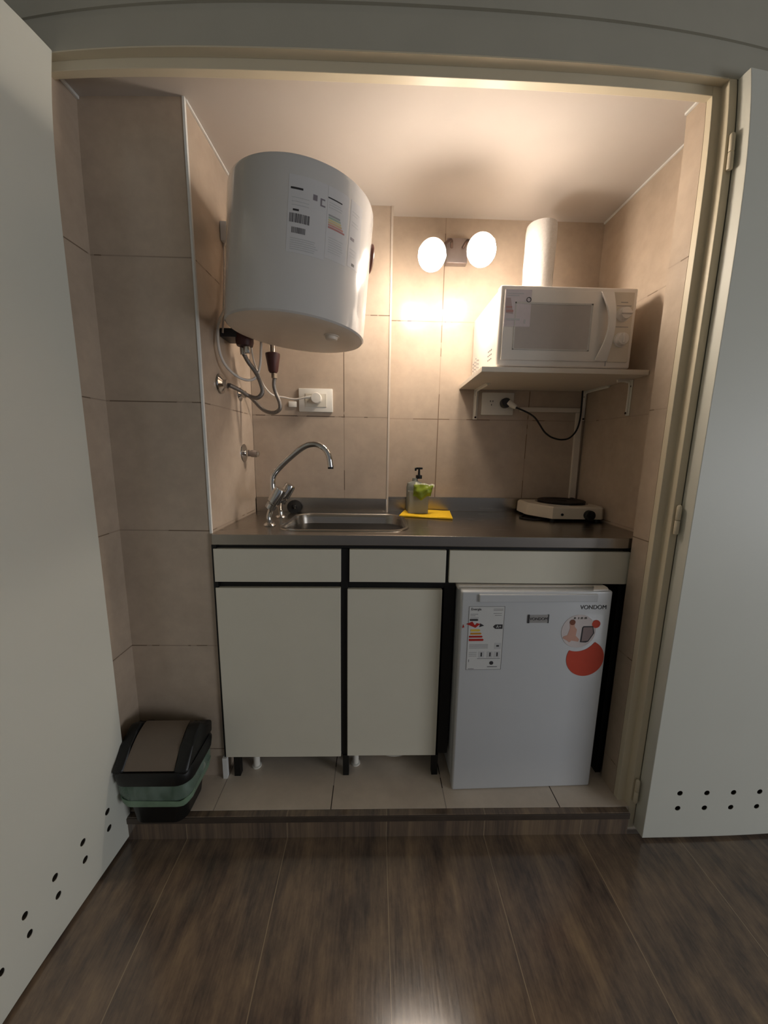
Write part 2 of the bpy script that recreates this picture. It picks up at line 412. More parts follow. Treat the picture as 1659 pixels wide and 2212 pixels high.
# bowl standing below
b = N(); lathe(b, [(0, 0), (.062, 0), (.085, .012), (.098, .05), (.102, .052), (.102, .055), (.094, .055), (.080, .016), (0, .006)], (.082, .288, ZF), seg=40, closed=False)
tag(obj('bowl', b, M['plastic'], smooth=True), 'white round plastic bowl on the tiles under the cabinet doors', 'bowl')

# ------------------------------------------------------------------ steel worktop with sink
wt = thing('sink_worktop', 'stainless steel worktop with a sunken sink on top of the cabinet', 'worktop', (0, 0, 0))
b = N(); prism(b, [(-.4855, CY - .002), (.8630, CY - .002), (.8665, .6085), (.0565, .6085), (.0565, .5485), (-.4785, .5485)], .8845, .917, bev=.0015)
top = obj('worktop', b, M['steel'], wt)
cb = N(); prism(cb, rrect(-.300, .106, .198, .486, .055), .86, .95); boolean(top, cb)
rings = []
for ins, z in ((-.012, .9172), (-.010, .9205), (-.002, .9215), (.002, .918), (.005, .905), (.014, .80), (.040, .770), (.12, .765)):
    rings.append(at_z(rrect(-.300 + ins, .106 - ins, .198 + ins, .486 - ins, max(.012, .060 - ins * .4)), z))
b = N(); loft(b, rings, cap0=False); basin = obj('sink_basin', b, M['steel'], wt, smooth=True)
b = N(); lathe(b, [(0, 0), (.036, 0), (.038, .002), (.030, .004), (0, .003)], (-.09, .35, .7655), seg=28, closed=False); obj('drain', b, M['chrome'], basin, smooth=True)
obj('backsplash', bx(-.476, .0505, .5400, .5490, .9165, .976, bev=.0012), M['steel'], wt)
obj('backsplash', bx(.0575, .8670, .6005, .6090, .9165, .977, bev=.0012), M['steel'], wt)
b = N(); lathe(b, [(0, -.003), (.026, -.003), (.028, .0), (.028, .003), (.010, .005), (.006, .012), (0, .013)], (-.322, .5235, .9395), axis=(.15, -.9, .45), seg=28, closed=False)
tag(obj('sink_stopper', b, M['blackp'], smooth=True), 'round black rubber sink plug leaning on the backsplash behind the tap', 'plug')

# tap
tap = thing('mixer_tap', 'chrome two-handle mixer tap with a tall swan neck spout left of the sink', 'tap', (-.35, .345, .917))
def tp(p): return (p[0] + .35, p[1] - .345, p[2] - .917)
for y in (.27, .42):
    b = N(); lathe(b, [(0, 0), (.019, 0), (.020, .003), (.016, .008), (.009, .011), (0, .011)], tp((-.350, y, .917)), seg=28, closed=False); obj('base_flange', b, M['chrome'], tap, smooth=True)
    b = N(); tube(b, [tp((-.350, y, .925)), tp((-.352, y, .945)), tp((-.350, y + (.01 if y < .3 else -.01), .962)), tp((-.345, y + (.02 if y < .3 else -.02), .978))], .0085, 14); obj('riser_pipe', b, M['chrome'], tap, smooth=True)
b = N(); tube(b, [tp((-.345, .262, .984)), tp((-.345, .345, .988)), tp((-.345, .428, .984))], .0125, 16); 
lathe(b, [(.0, -.020), (.013, -.018), (.0165, -.008), (.0165, .020), (.012, .030), (.009, .034)], tp((-.352, .345, .992)), axis=(-.10, 0, 1), seg=24)
obj('bridge_body', b, M['chrome'], tap, smooth=True)
for y in (.275, .415):
    ax = Vector((.50, -.04 if y < .3 else .03, .86)).normalized(); base = Vector(tp((-.343, y, .984)))
    b = N(); lathe(b, [(.0, -.012), (.0175, -.010), (.0175, .006), (.012, .010), (.012, .014)], base, axis=ax, seg=24); obj('valve_collar', b, M['chrome'], tap, smooth=True)
    b = N(); seg = 24
    lathe(b, [(.016, .012), (.0205, .015), (.0205, .058), (.0180, .065), (.011, .067), (0, .067)], base, axis=ax, seg=seg)
    obj('handle', b, M['chrome'], tap, smooth=True)
b = N(); tube(b, [tp(p) for p in [(-.3555, .345, 1.020), (-.356, .345, 1.055), (-.350, .344, 1.082), (-.322, .343, 1.115), (-.281, .342, 1.152), (-.246, .340, 1.178), (-.220, .338, 1.188), (-.194, .337, 1.187), (-.171, .336, 1.172), (-.158, .335, 1.148), (-.153, .335, 1.113)]], .0102, 18)
obj('spout', b, M['chrome'], tap, smooth=True)
b = N(); lathe(b, [(.0094, 0), (.0098, .002), (.0098, .009), (.006, .009), (0, .006)], tp((-.153, .335, 1.106)), seg=20); obj('aerator', b, M['blackp'], tap, smooth=True, label='black spout tip')

# ------------------------------------------------------------------ cloth, dish soap set
b = N()
prof = [(.098, .452), (.297, .402), (.322, .585), (.133, .592)]
grid = []
for i in range(25):
    row = []
    for j in range(13):
        u, v = i / 24, j / 12
        x = (prof[0][0] * (1 - u) + prof[1][0] * u) * (1 - v) + (prof[3][0] * (1 - u) + prof[2][0] * u) * v
        y = (prof[0][1] * (1 - u) + prof[1][1] * u) * (1 - v) + (prof[3][1] * (1 - u) + prof[2][1] * u) * v
        row.append((x, y, .9215 + .0012 * math.sin(9 * u + 3 * v)))
    grid.append(row)
lo_ = [[b.verts.new((p[0], p[1], .9190 if 0 < i < 24 else .9190)) for p in r] for i, r in enumerate(grid)]
hi_ = [[b.verts.new((p[0], p[1], p[2] + .0015)) for p in r] for r in grid]
for i in range(24):
    for j in range(12):
        b.faces.new((hi_[i][j], hi_[i + 1][j], hi_[i + 1][j + 1], hi_[i][j + 1])); b.faces.new((lo_[i][j], lo_[i][j + 1], lo_[i + 1][j + 1], lo_[i + 1][j]))
for i in range(24):
    b.faces.new((lo_[i][0], lo_[i + 1][0], hi_[i + 1][0], hi_[i][0])); b.faces.new((hi_[i][12], hi_[i + 1][12], lo_[i + 1][12], lo_[i][12]))
for j in range(12):
    b.faces.new((lo_[0][j + 1], lo_[0][j], hi_[0][j], hi_[0][j + 1])); b.faces.new((lo_[24][j], lo_[24][j + 1], hi_[24][j + 1], hi_[24][j]))
tag(obj('cleaning_cloth', b, M['yellow']), 'folded yellow cleaning cloth lying on the steel worktop beside the sink', 'cloth')

ZB = .9235
hold = thing('sponge_holder', 'light grey plastic sponge box standing on the yellow cloth', 'holder', (.179, .52, ZB))
b = N(); outer = rrect(-.041, .039, -.022, .020, .006, 3); inner = rrect(-.038, .036, -.019, .017, .004, 3)
loft(b, [at_z(inner, .004), at_z(inner, .088), at_z(outer, .088), at_z(outer, 0)], cap0=True, cap1=True)
obj('box', b, plain('light grey plastic box', (152, 152, 142), .5, var=.03), hold, smooth=True)
sb = thing('soap_dispenser', 'grey dish soap bottle with a black pump, standing behind the grey sponge box', 'bottle', (.168, .566, .9225))
b = N(); loft(b, [at_z(rrect(-.033, .033, -.020, .020, .012, 4), 0), at_z(rrect(-.034, .034, -.021, .021, .012, 4), .10), at_z(rrect(-.030, .030, -.018, .018, .012, 4), .118), at_z(rrect(-.012, .012, -.012, .012, .0115, 4), .126), at_z(rrect(-.011, .011, -.011, .011, .0105, 4), .138)])
obj('bottle_body', b, M['greybox'], sb, smooth=True)
b = N(); lathe(b, [(.013, .0), (.013, .014), (.005, .016), (.004, .040)], (.016, 0, .136), seg=20); box(b, .003, .030, -.006, .006, .174, .182, bev=.002); box(b, -.002, .005, -.004, .004, .168, .180, bev=.001)
obj('pump', b, M['blackp'], sb, smooth=True, label='black pump head')
# crumpled green packet
pk = thing('sponge_packet', 'crumpled green and clear packet stuffed into the grey sponge box', 'packet', (.186, .507, 1.002))
b = N(); nx, nz = 14, 12; F = []; Bk = []
for i in range(nx + 1):
    fr_, br_ = [], []
    for j in range(nz + 1):
        u = i / nx; v = j / nz
        halfw = .034 + .004 * v
        x = (u - .5) * 2 * halfw + .006 * v + .003
        zb = -.006 - .018 * max(0, 1 - abs(u - .45) * 3.0)
        z = zb * (1 - v) + (.040 - .006 * abs(u - .3)) * v
        bul = math.sin(math.pi * u) ** .5 * (.012 * math.sin(math.pi * (v * .85 + .12)))
        cr = .0022 * math.sin(u * 11 + v * 5) + .0012 * math.sin(v * 13 - u * 7)
        fr_.append(b.verts.new((x, -.0235 - bul + cr, z))); br_.append(b.verts.new((x, -.004 + .3 * bul + cr * .5, z)))
    F.append(fr_); Bk.append(br_)
for i in range(nx):
    for j in range(nz):
        b.faces.new((F[i][j], F[i + 1][j], F[i + 1][j + 1], F[i][j + 1])); b.faces.new((Bk[i][j], Bk[i][j + 1], Bk[i + 1][j + 1], Bk[i + 1][j]))
for i in range(nx):
    b.faces.new((Bk[i][0], Bk[i + 1][0], F[i + 1][0], F[i][0])); b.faces.new((F[i][nz], F[i + 1][nz], Bk[i + 1][nz], Bk[i][nz]))
for j in range(nz):
    b.faces.new((F[0][j + 1], F[0][j], Bk[0][j], Bk[0][j + 1])) if False else b.faces.new((F[0][j], F[0][j + 1], Bk[0][j + 1], Bk[0][j])); b.faces.new((F[nx][j + 1], F[nx][j], Bk[nx][j], Bk[nx][j + 1]))
obj('wrapper', b, M['green'], pk, smooth=True)
b = N(); prevr = None
for i in range(19):
    u = i / 18; x = -.026 + .075 * u; z0 = .030; z1 = .047 + .002 * math.sin(i * .8 + 1) - .008 * u
    y = -.020 + .006 * math.sin(i * 1.3)
    r_ = [b.verts.new((x, y - .002, z0)), b.verts.new((x + .002, y + .004, z1)), b.verts.new((x + .002, y + .0055, z1)), b.verts.new((x, y, z0))]
    if prevr:
        for k in range(4): b.faces.new((prevr[k], prevr[(k + 1) % 4], r_[(k + 1) % 4], r_[k]))
    else: b.faces.new(r_[::-1])
    prevr = r_
b.faces.new(prevr); obj('clear_top', b, M['whitew'], pk, label='torn clear film edge')

# ------------------------------------------------------------------ hot plate
hob = thing('hot_plate', 'small white single-burner electric hot plate on the right end of the worktop', 'hot plate', (.74, .47, .917))
def hp(pts): return [(x - .74, y - .47) for x, y in pts]
body = hp([(.662, .383), (.845, .380), (.858, .392), (.858, .575), (.846, .585), (.612, .585), (.602, .575), (.601, .478), (.606, .466)][::1])
b = N(); loft(b, [at_z(body, .012), [(x * .99, y * .99, .052) for x, y in body], [(x * .95, y * .95, .058) for x, y in body]]); obj('casing', b, M['hobm'], hob)
for x, y in ((.67, .40), (.84, .40), (.62, .57), (.84, .57)):
    b = N(); lathe(b, [(.009, 0), (.009, .0125)], (x - .74, y - .47, 0), seg=16); obj('foot', b, M['blackp'], hob, smooth=True)
b = N(); lathe(b, [(.096, .0575), (.096, .060), (.090, .0605), (.088, .058)], (.008, .030, 0), seg=48); obj('burner_ring', b, M['chrome'], hob, smooth=True)
b = N(); lathe(b, [(.0, .058), (.086, .058), (.088, .066), (.086, .0685), (.060, .0680), (.058, .0660), (.020, .0660), (.018, .0690), (0, .0690)], (.008, .030, 0), seg=48, closed=False); obj('burner_plate', b, M['plate'], hob, smooth=True)
b = N(); lathe(b, [(.0, .018), (.0165, .018), (.0185, .016), (.0185, 0), (0, 0)], (.795 - .74, -.0885, .028), axis=(0, -1, 0), seg=28, closed=False); box(b, .795 - .743, .795 - .737, -.110, -.100, .014, .042, bev=.001); obj('control_knob', b, M['blackp'], hob, smooth=True)
b = N(); lathe(b, [(.0, .003), (.0050, .002), (.0050, 0), (0, 0)], (.697 - .74, -.0885, .0285), axis=(0, -1, 0), seg=20, closed=False); obj('indicator_lamp', b, M['blackp'], hob, smooth=True)
b = N(); tube(b, [(.655, .50, .928), (.625, .53, .921), (.600, .50, .9205), (.572, .46, .9205), (.585, .425, .9205), (.62, .41, .9205), (.68, .435, .9205), (.76, .42, .9205)], .0035, 8); 
tag(obj('power_cord', b, M['rubber'], smooth=True), 'black cord of the hot plate coiled on the worktop', 'cord')
b = N(); tube(b, [(.820, .578, .972), (.835, .590, .979), (.850, .58, .975), (.861, .54, .955), (.863, .49, .935)], .0045, 8)
tag(obj('power_cord', b, M['rubber'], smooth=True), 'short black cord running behind the hot plate along the wall corner', 'cord')

# ------------------------------------------------------------------ fridge
fg = thing('mini_fridge', 'small white under-counter fridge with stickers on its door, right of the cabinet doors', 'fridge', (.4985, .0855, ZF), math.radians(1.6))
FX0, FX1 = -.2345, .2285
obj('casing', bx(FX0 + .003, FX1 - .003, .042, .44, .012, .672, bev=.004), M['appl'], fg)
fd = obj('fridge_door', bx(FX0, FX1, 0, .036, .001, .684, bev=.006, seg=3), M['appl'], fg, smooth=True)
obj('seal', bx(FX0 + .010, FX1 - .010, .036, .042, .015, .674), M['dark'], fg, label='dark door seal')
obj('top_panel', bx(FX0 - .001, FX1 + .001, .040, .445, .6725, .686, bev=.004), M['appl2'], fg)
b = N(); box(b, -.183, .180, -.0065, .004, .6520, .6765, bev=.0030, seg=3)
obj('grip_moulding', b, M['appl'], fd)
b = N(); prism(b, [(.165, -.001), (.215, .004), (.222, .020), (.222, .036), (.190, .036)], .6841, .689); obj('hinge_cover', b, M['appl2'], fg)
for x in (FX0 + .03, FX1 - .03):
    for y in (.03, .40):
        b = N(); lathe(b, [(.012, 0), (.012, .008), (.008, .011)], (x, y, 0), seg=16); obj('foot', b, M['plastic'], fg, smooth=True)
# energy label (0.109 x 0.207)
EX0, EX1, EZ0, EZ1 = .288 - .4985, .397 - .4985, .510 - ZF, .7165 - ZF
el = obj('energy_label', bx(EX0, EX1, -.0006, .0001, EZ0, EZ1), M['labelw'], fd)
b = N()
def rb(x0, x1, z0, z1, y=-.0011): box(b, x0, x1, y, -.0004, z0, z1)
for (x0, x1, z0, z1) in ((EX0, EX1, EZ1 - .001, EZ1), (EX0, EX1, EZ0, EZ0 + .001), (EX0, EX0 + .001, EZ0, EZ1), (EX1 - .001, EX1, EZ0, EZ1)): rb(x0, x1, z0, z1)
obj('border', b, M['ink2'], el)
text('heading', 'Energía', .0105, (EX0 + .022, -.0008, EZ1 - .009), M['ink'], el)
b = N()
for x0, x1, z in ((.075, .104, .008), (.075, .104, .012), (.005, .028, .024), (.075, .100, .022), (.080, .100, .028), (.005, .020, .029), (.005, .030, .036)):
    rb(EX0 + x0, EX0 + x1, EZ1 - z - .0012, EZ1 - z)
for z in (.122, .126, .130, .134): rb(EX0 + .006, EX0 + .064, EZ1 - z - .001, EZ1 - z)
for z in (.148, .154, .160): rb(EX0 + .006, EX0 + .030, EZ1 - z - .001, EZ1 - z)
rb(EX0 + .006, EX0 + .008, EZ1 - .180, EZ1 - .172); rb(EX0 + .066, EX0 + .096, EZ1 - .198, EZ1 - .195); rb(EX0 + .006, EX0 + .024, EZ1 - .204, EZ1 - .202); rb(EX0 + .033, EX0 + .104, EZ1 - .170, EZ1 - .1685)
obj('small_print', b, M['ink2'], el)
b = N()
for x0 in (.036, .062, .084):
    box(b, EX0 + x0, EX0 + x0 + .018, -.0009, -.0004, EZ1 - .166, EZ1 - .146, bev=.0)
box(b, EX0 + .084, EX0 + .104, -.0009, -.0004, EZ1 - .138, EZ1 - .118)
obj('pictogram_boxes', b, M['ink3'], el)
b = N()
for x0 in (.043, .070, .092): rb(EX0 + x0, EX0 + x0 + .004, EZ1 - .162, EZ1 - .149, -.0013)
lathe(b, [(0, .0006), (.006, .0006), (.006, 0), (0, 0)], (EX0 + .078, -.0008, EZ1 - .184), axis=(0, -1, 0), seg=20, closed=False)
rb(EX0 + .090, EX0 + .098, EZ1 - .130, EZ1 - .125, -.0013)
obj('pictograms', b, M['ink'], el)
def arrow(name, x0, x1, z0, z1, mat, left=False, y=-.0012):
    zm = (z0 + z1) / 2; h = (z1 - z0) / 2
    p = [(x0, z0), (x1 - h, z0), (x1, zm), (x1 - h, z1), (x0, z1)] if not left else [(x1, z0), (x1, z1), (x0 + h, z1), (x0, zm), (x0 + h, z0)]
    obj(name, prism(N(), p, y, -.0004, axis='Y'), mat, el)
arrow('rating_bar', EX0 + .004, EX0 + .030, EZ1 - .046, EZ1 - .040, M['ink'])
arrow('rating_bar', EX0 + .008, EX0 + .038, EZ1 - .080, EZ1 - .073, M['yel'])
arrow('rating_bar', EX0 + .008, EX0 + .042, EZ1 - .090, EZ1 - .084, M['amber'])
arrow('rating_bar', EX0 + .004, EX0 + .046, EZ1 - .100, EZ1 - .094, M['red'])
arrow('rating_bar', EX0 + .004, EX0 + .050, EZ1 - .111, EZ1 - .104, M['red'])
arrow('rating_arrow', EX0 + .076, EX0 + .105, EZ1 - .072, EZ1 - .058, M['ink'], left=True)
text('rating_text', 'A+', .013, (EX0 + .093, -.0014, EZ1 - .065), M['labelw'], el)
obj('torn_red_scrap', prism(N(), [(EX0 - .006, EZ1 - .056), (EX0 + .012, EZ1 - .048), (EX0 + .020, EZ1 - .060), (EX0 + .026, EZ1 - .053), (EX0 + .036, EZ1 - .056), (EX0 + .022, EZ1 - .068)], -.0014, -.0004, axis='Y'), M['red'], el)
obj('torn_red_scrap', prism(N(), [(EX0 - .018, EZ1 - .068), (EX0 - .015, EZ1 - .057), (EX0 - .012, EZ1 - .066)], -.0014, -.0004, axis='Y'), M['red'], el)
obj('dark_scrap', prism(N(), [(EX0 + .034, EZ1 - .066), (EX0 + .036, EZ1 - .054), (EX0 + .048, EZ1 - .061)], -.0014, -.0004, axis='Y'), M['ink'], el)
# badge
BX0, BX1, BZ0, BZ1 = .470 - .4985, .533 - .4985, .6635 - ZF, .6885 - ZF
bd = obj('metal_badge', bx(BX0, BX1, -.0018, .0001, BZ0, BZ1, bev=.0006), plain('silver badge', (168, 166, 164), .35, .3), fd)
obj('badge_edge', bx(BX0 - .001, BX0 + .004, -.0022, .0, BZ0 - .001, BZ1 + .001), M['ink'], bd); obj('badge_edge', bx(BX1 - .002, BX1 + .001, -.0022, .0, BZ0 - .001, BZ1 + .001), M['ink'], bd)
text('badge_text', 'VONDOM', .0125, ((BX0 + BX1) / 2 + .001, -.0020, (BZ0 + BZ1) / 2), M['ink'], bd, sx=.98)
text('logo_text', 'VONDOM', .0185, (.6705 - .4985, -.0004, .7115 - ZF), M['ink'], fd, sx=.98)
# round picture sticker and orange disc
def disc(name, x, z, r, y0, y1, mat, par, seg=40):
    b = N(); lathe(b, [(r, 0), (r, y0 - y1)], (x, y0, z), axis=(0, -1, 0), seg=seg); return obj(name, b, mat, par)
stx = .6315 - .4985; stz = .634 - ZF
st = obj('clear_sticker', bx(.573 - .4985, .712 - .4985, -.0003, .0001, .520 - ZF, .640 - ZF), M['mauve'], fd) if False else None
# orange disc with the bite taken by the picture disc
def circ_pts(cx, cz, r, n=64): return [(cx + r * math.cos(2 * math.pi * i / n), cz + r * math.sin(2 * math.pi * i / n)) for i in range(n)]
cxo, czo, ro = .6620 - .4985, .5435 - ZF, .0600
cxp, czp, rp = stx, stz - .002, .0650
R_ = []
for p in circ_pts(cxo, czo, ro, 96):
    d = math.hypot(p[0] - cxp, p[1] - czp)
    if d < rp:   # clamp onto the picture circle's rim
        # walk straight down until on the rim
        x = p[0]; z = czp - math.sqrt(max(0, rp * rp - (x - cxp) ** 2)); p = (x, min(p[1], z))
    R_.append(p)
od = obj('orange_disc', prism(N(), R_, -.0009, .0001, axis='Y'), M['orange'], fd)
pd = disc('picture_sticker', stx, stz, .0540, .0001, -.0009, M['mauve'], fd)
b = N(); prism(b, [(stx - .034, stz - .012), (stx - .028, stz + .010), (stx - .030, stz + .026), (stx - .022, stz + .034), (stx - .014, stz + .028), (stx - .014, stz + .016), (stx - .006, stz + .006), (stx - .008, stz - .014), (stx + .004, stz - .026), (stx + .002, stz - .034), (stx - .020, stz - .030), (stx - .026, stz - .036), (stx - .034, stz - .030), (stx - .048, stz - .022), (stx - .046, stz - .016)], -.0014, -.0008, axis='Y'); obj('printed_figure', b, M['skin'], pd)
b = N(); prism(b, circ_pts(stx - .022, stz + .030, .009, 16), -.0018, -.0008, axis='Y'); obj('printed_hair', b, M['hairb'], pd)
b = N(); prism(b, [(stx + .008, stz - .036), (stx + .010, stz + .012), (stx + .014, stz + .017), (stx + .044, stz + .017), (stx + .045, stz + .013), (stx + .050, stz - .006), (stx + .034, stz - .034), (stx + .026, stz - .037)], -.0014, -.0008, axis='Y'); obj('printed_appliance_outline', b, M['ink'], pd)
b = N(); prism(b, [(stx + .012, stz - .033), (stx + .0135, stz + .011), (stx + .016, stz + .0135), (stx + .042, stz + .0135), (stx + .046, stz - .006), (stx + .032, stz - .031)], -.0017, -.0008, axis='Y'); obj('printed_appliance_face', b, plain('grey lilac print', (140, 122, 120), .6), pd)
b = N()
for dx, w_ in ((-.016, .006), (-.004, .003), (.006, .007), (.018, .008)): prism(b, [(stx + dx - w_ / 2, stz + .040), (stx + dx + w_ / 2, stz + .041), (stx + dx + w_ / 3, stz + .047), (stx + dx - w_ / 2, stz + .046)], -.0014, -.0008, axis='Y')
obj('printed_foliage', b, plain('grey green print', (96, 92, 84), .6), pd)
disc('orange_dot', .6845 - .4985, .6575 - ZF, .0130, .0001, -.0013, M['orange'], fd)

# ------------------------------------------------------------------ shelf, brackets, microwave, paper roll
ZS = 1.419
sh = obj('wall_shelf', prism(N(), [(.331, .252), (.8625, .252), (.8665, .6075), (.340, .6075)], ZS, ZS + .0155, bev=.0012), M['shelfm'])
tag(sh, 'white melamine wall shelf under the microwave', 'shelf')
def bracket(name, label, loc, rz, drop=.118, reach=.16):
    t = thing(name, label, 'bracket', loc, rz, None)
    b = N(); box(b, -.009, .009, -.0025, 0, -drop, -.0005, bev=.0008); tube(b, [(0, -.006, -drop + .004), (0, -.006, -.020), (0, -.016, -.008), (0, -.03, -.006), (0, -reach, -.006)], .0035, 8, n=5)
    obj('upright', b, M['plastic'], t, smooth=True)
    obj('arm', bx(-.009, .009, -reach, -.001, -.0028, -.0006, bev=.0008), M['plastic'], t)
    for z in (-.022, -drop + .008):
        b = N(); lathe(b, [(.0042, 0), (.0036, .002), (0, .003)], (0, -.0085 if z < -.05 else -.0025, z), axis=(0, -1, 0), seg=12); obj('screw', b, M['rust'], t)
    return t
bracket('shelf_bracket', 'white metal shelf bracket at the left end beside the right wall socket', (.411, .6085, ZS), 0)
bracket('shelf_bracket', 'white metal shelf bracket on the back wall near the corner', (.858, .6085, ZS), 0)
bracket('shelf_bracket', 'white metal shelf bracket screwed to the right side wall', (.8655, .335, ZS), math.radians(-90), reach=.05)

mw = thing('microwave_oven', 'white microwave oven with two round dials standing on the wall shelf', 'microwave', (.378, .262, ZS + .0155))
MW, MD, MH = .426, .325, .230
obj('casing', bx(.004, MW - .006, .030, MD, .010, MH + .006, bev=.004), M['appl2'], mw, smooth=True)
obj('front_frame', bx(0, MW, 0, .032, .004, MH + .009, bev=.006, seg=3), M['appl2'], mw, smooth=True)
for x in (.03, MW - .03):
    for y in (.05, .28):
        b = N(); lathe(b, [(.010, 0), (.010, .011)], (x, y, 0), seg=12); obj('foot', b, M['dark'], mw)
# vents on left flank: staggered slots
b = N()
for i in range(5):
    for j in range(5):
        y = .225 + .018 * i - .0; z = .030 + .013 * j + .0
        if j <= 4 - abs(i - 2) * 0.4 + .1: box(b, .0028, .0045, y, y + .009, z + (.004 if i % 2 else 0), z + .004 + (.004 if i % 2 else 0))
for i in range(3):
    for j in range(3): box(b, .0028, .0045, .07 + .016 * i, .078 + .016 * i, .04 + .014 * j, .044 + .014 * j)
obj('vent_holes', b, M['ink2'], mw)
md = obj('microwave_door', bx(.012, .342, -.0045, .006, .022, MH - .004, bev=.002), M['appl2'], mw, smooth=True)
b = N(); wx0, wx1, wz0, wz1 = .052, .280, .060, .182
fo = [(.045, .053), (.287, .053), (.287, .189), (.045, .189)]
for (x0, x1, z0, z1) in ((.045, .287, .184, .190), (.045, .287, .052, .056), (.045, .050, .052, .190), (.281, .287, .052, .190)): box(b, x0, x1, -.0062, -.004, z0, z1, bev=.001)
obj('window_rim', b, plain('pale grey window rim', (196, 192, 186), .4), md)
obj('window', bx(.050, .281, -.0052, -.004, .056, .184), M['winglass'], md)
b = N(); hs = []
for k in range(17):
    t = k / 16; z = .024 + t * .200; bow = math.sin(math.pi * t); x0 = .308 + .018 * bow - .0; x1 = .345 - .0 + .0 * bow
    y = -.008 - .026 * bow; hs.append([(x0, y, z), (x1, y - .001, z), (x1, y + .007 + .002, z), (x0, y + .007, z)])
loft(b, hs); obj('handle', b, M['appl2'], md, smooth=True)
obj('panel_seam', bx(.3455, .347, -.0008, .001, .010, .066), M['ink2'], mw); obj('panel_seam', bx(.3455, .347, -.0008, .001, .18, .226), M['ink2'], mw)
cp = obj('control_panel', bx(.350, .414, -.0030, .002, .022, MH - .004, bev=.0015), plain('warm white panel', (216, 206, 190), .4, var=.01), mw)
for z in (.162, .088):
    b = N(); lathe(b, [(.0215, 0), (.0215, .003), (.0185, .004), (.0175, .016), (.016, .018), (0, .018)], (.384, -.003, z), axis=(0, -1, 0), seg=36, closed=False)
    kn = obj('dial', b, M['appl2'], cp, smooth=True)
    b = N(); box(b, .366, .402, -.026, -.019, z - .004, z + .004, bev=.003); 
    if z > .1: obj('dial_grip', b, M['appl2'], kn, smooth=True)
    else:
        b.free(); b = N(); box(b, .380, .388, -.026, -.019, z - .014, z + .016, bev=.003); obj('dial_grip', b, M['appl2'], kn, smooth=True)
b = N()
for z, w_ in ((.196, .022), (.186, .046), (.125, .040)): box(b, .384 - w_ / 2, .384 + w_ / 2, -.0036, -.002, z, z + .0014)
obj('dial_print', b, M['ink2'], cp)
# stickers in the upper left of the door
sk = obj('door_sticker', bx(.014, .094, -.0058, -.004, .119, .224), plain('pale lilac sticker', (206, 196, 198), .4), md)
b = N(); prism(b, [(.016, .200), (.030, .200), (.040, .155), (.018, .157)], -.0064, -.0055, axis='Y'); 
obj('faded_graph', b, plain('faded pink print', (178, 160, 158), .5), sk)
b = N(); box(b, .018, .040, -.0068, -.0055, .160, .166); box(b, .017, .036, -.0068, -.0055, .172, .176); obj('faded_bars', b, plain('faded rose print', (176, 132, 126), .5), sk)
b = N(); box(b, .018, .062, -.0066, -.0055, .137, .142); box(b, .018, .070, -.0066, -.0055, .212, .214); box(b, .018, .056, -.0066, -.0055, .206, .208); box(b, .075, .080, -.0066, -.0055, .128, .140); obj('faded_text', b, M['ink3'], sk)
b = N(); lathe(b, [(.0075, 0), (.0075, .001), (.0055, .001), (.0055, 0)], (.086, -.0055, .196), axis=(0, -1, 0), seg=28, closed=False); obj('round_mark', b, M['ink'], sk)

rl = thing('paper_towel_roll', 'white paper towel roll standing on top of the microwave', 'paper roll', (.558, .445, ZS + .0155 + MH + .0055))
b = N(); rings = []
for k in range(15):
    t = k / 14; z = t * .262
    pinch = 1 - .05 * math.exp(-((t - .36) / .12) ** 2)
    top_r = 1 if t < .97 else .97
    rings.append([((.0505 * pinch * top_r + .0006 * math.sin(a * 5 + k)) * math.cos(a) + .004 * t, (.0505 * top_r) * math.sin(a), z) for a in [2 * math.pi * i / 40 for i in range(40)]])
inner = [[(.020 * math.cos(2 * math.pi * i / 40) + .004, .020 * math.sin(2 * math.pi * i / 40), z) for i in range(40)] for z in (.262, .02)]
loft(b, rings + inner, cap0=True, cap1=True); obj('roll', b, M['paper'], rl, smooth=True)
b = N(); pr = None
for k in range(2): pass
b = N(); box(b, .0505, .0520, -.012, .004, .004, .256, bev=.0004); obj('loose_sheet_edge', b, M['paper'], rl)

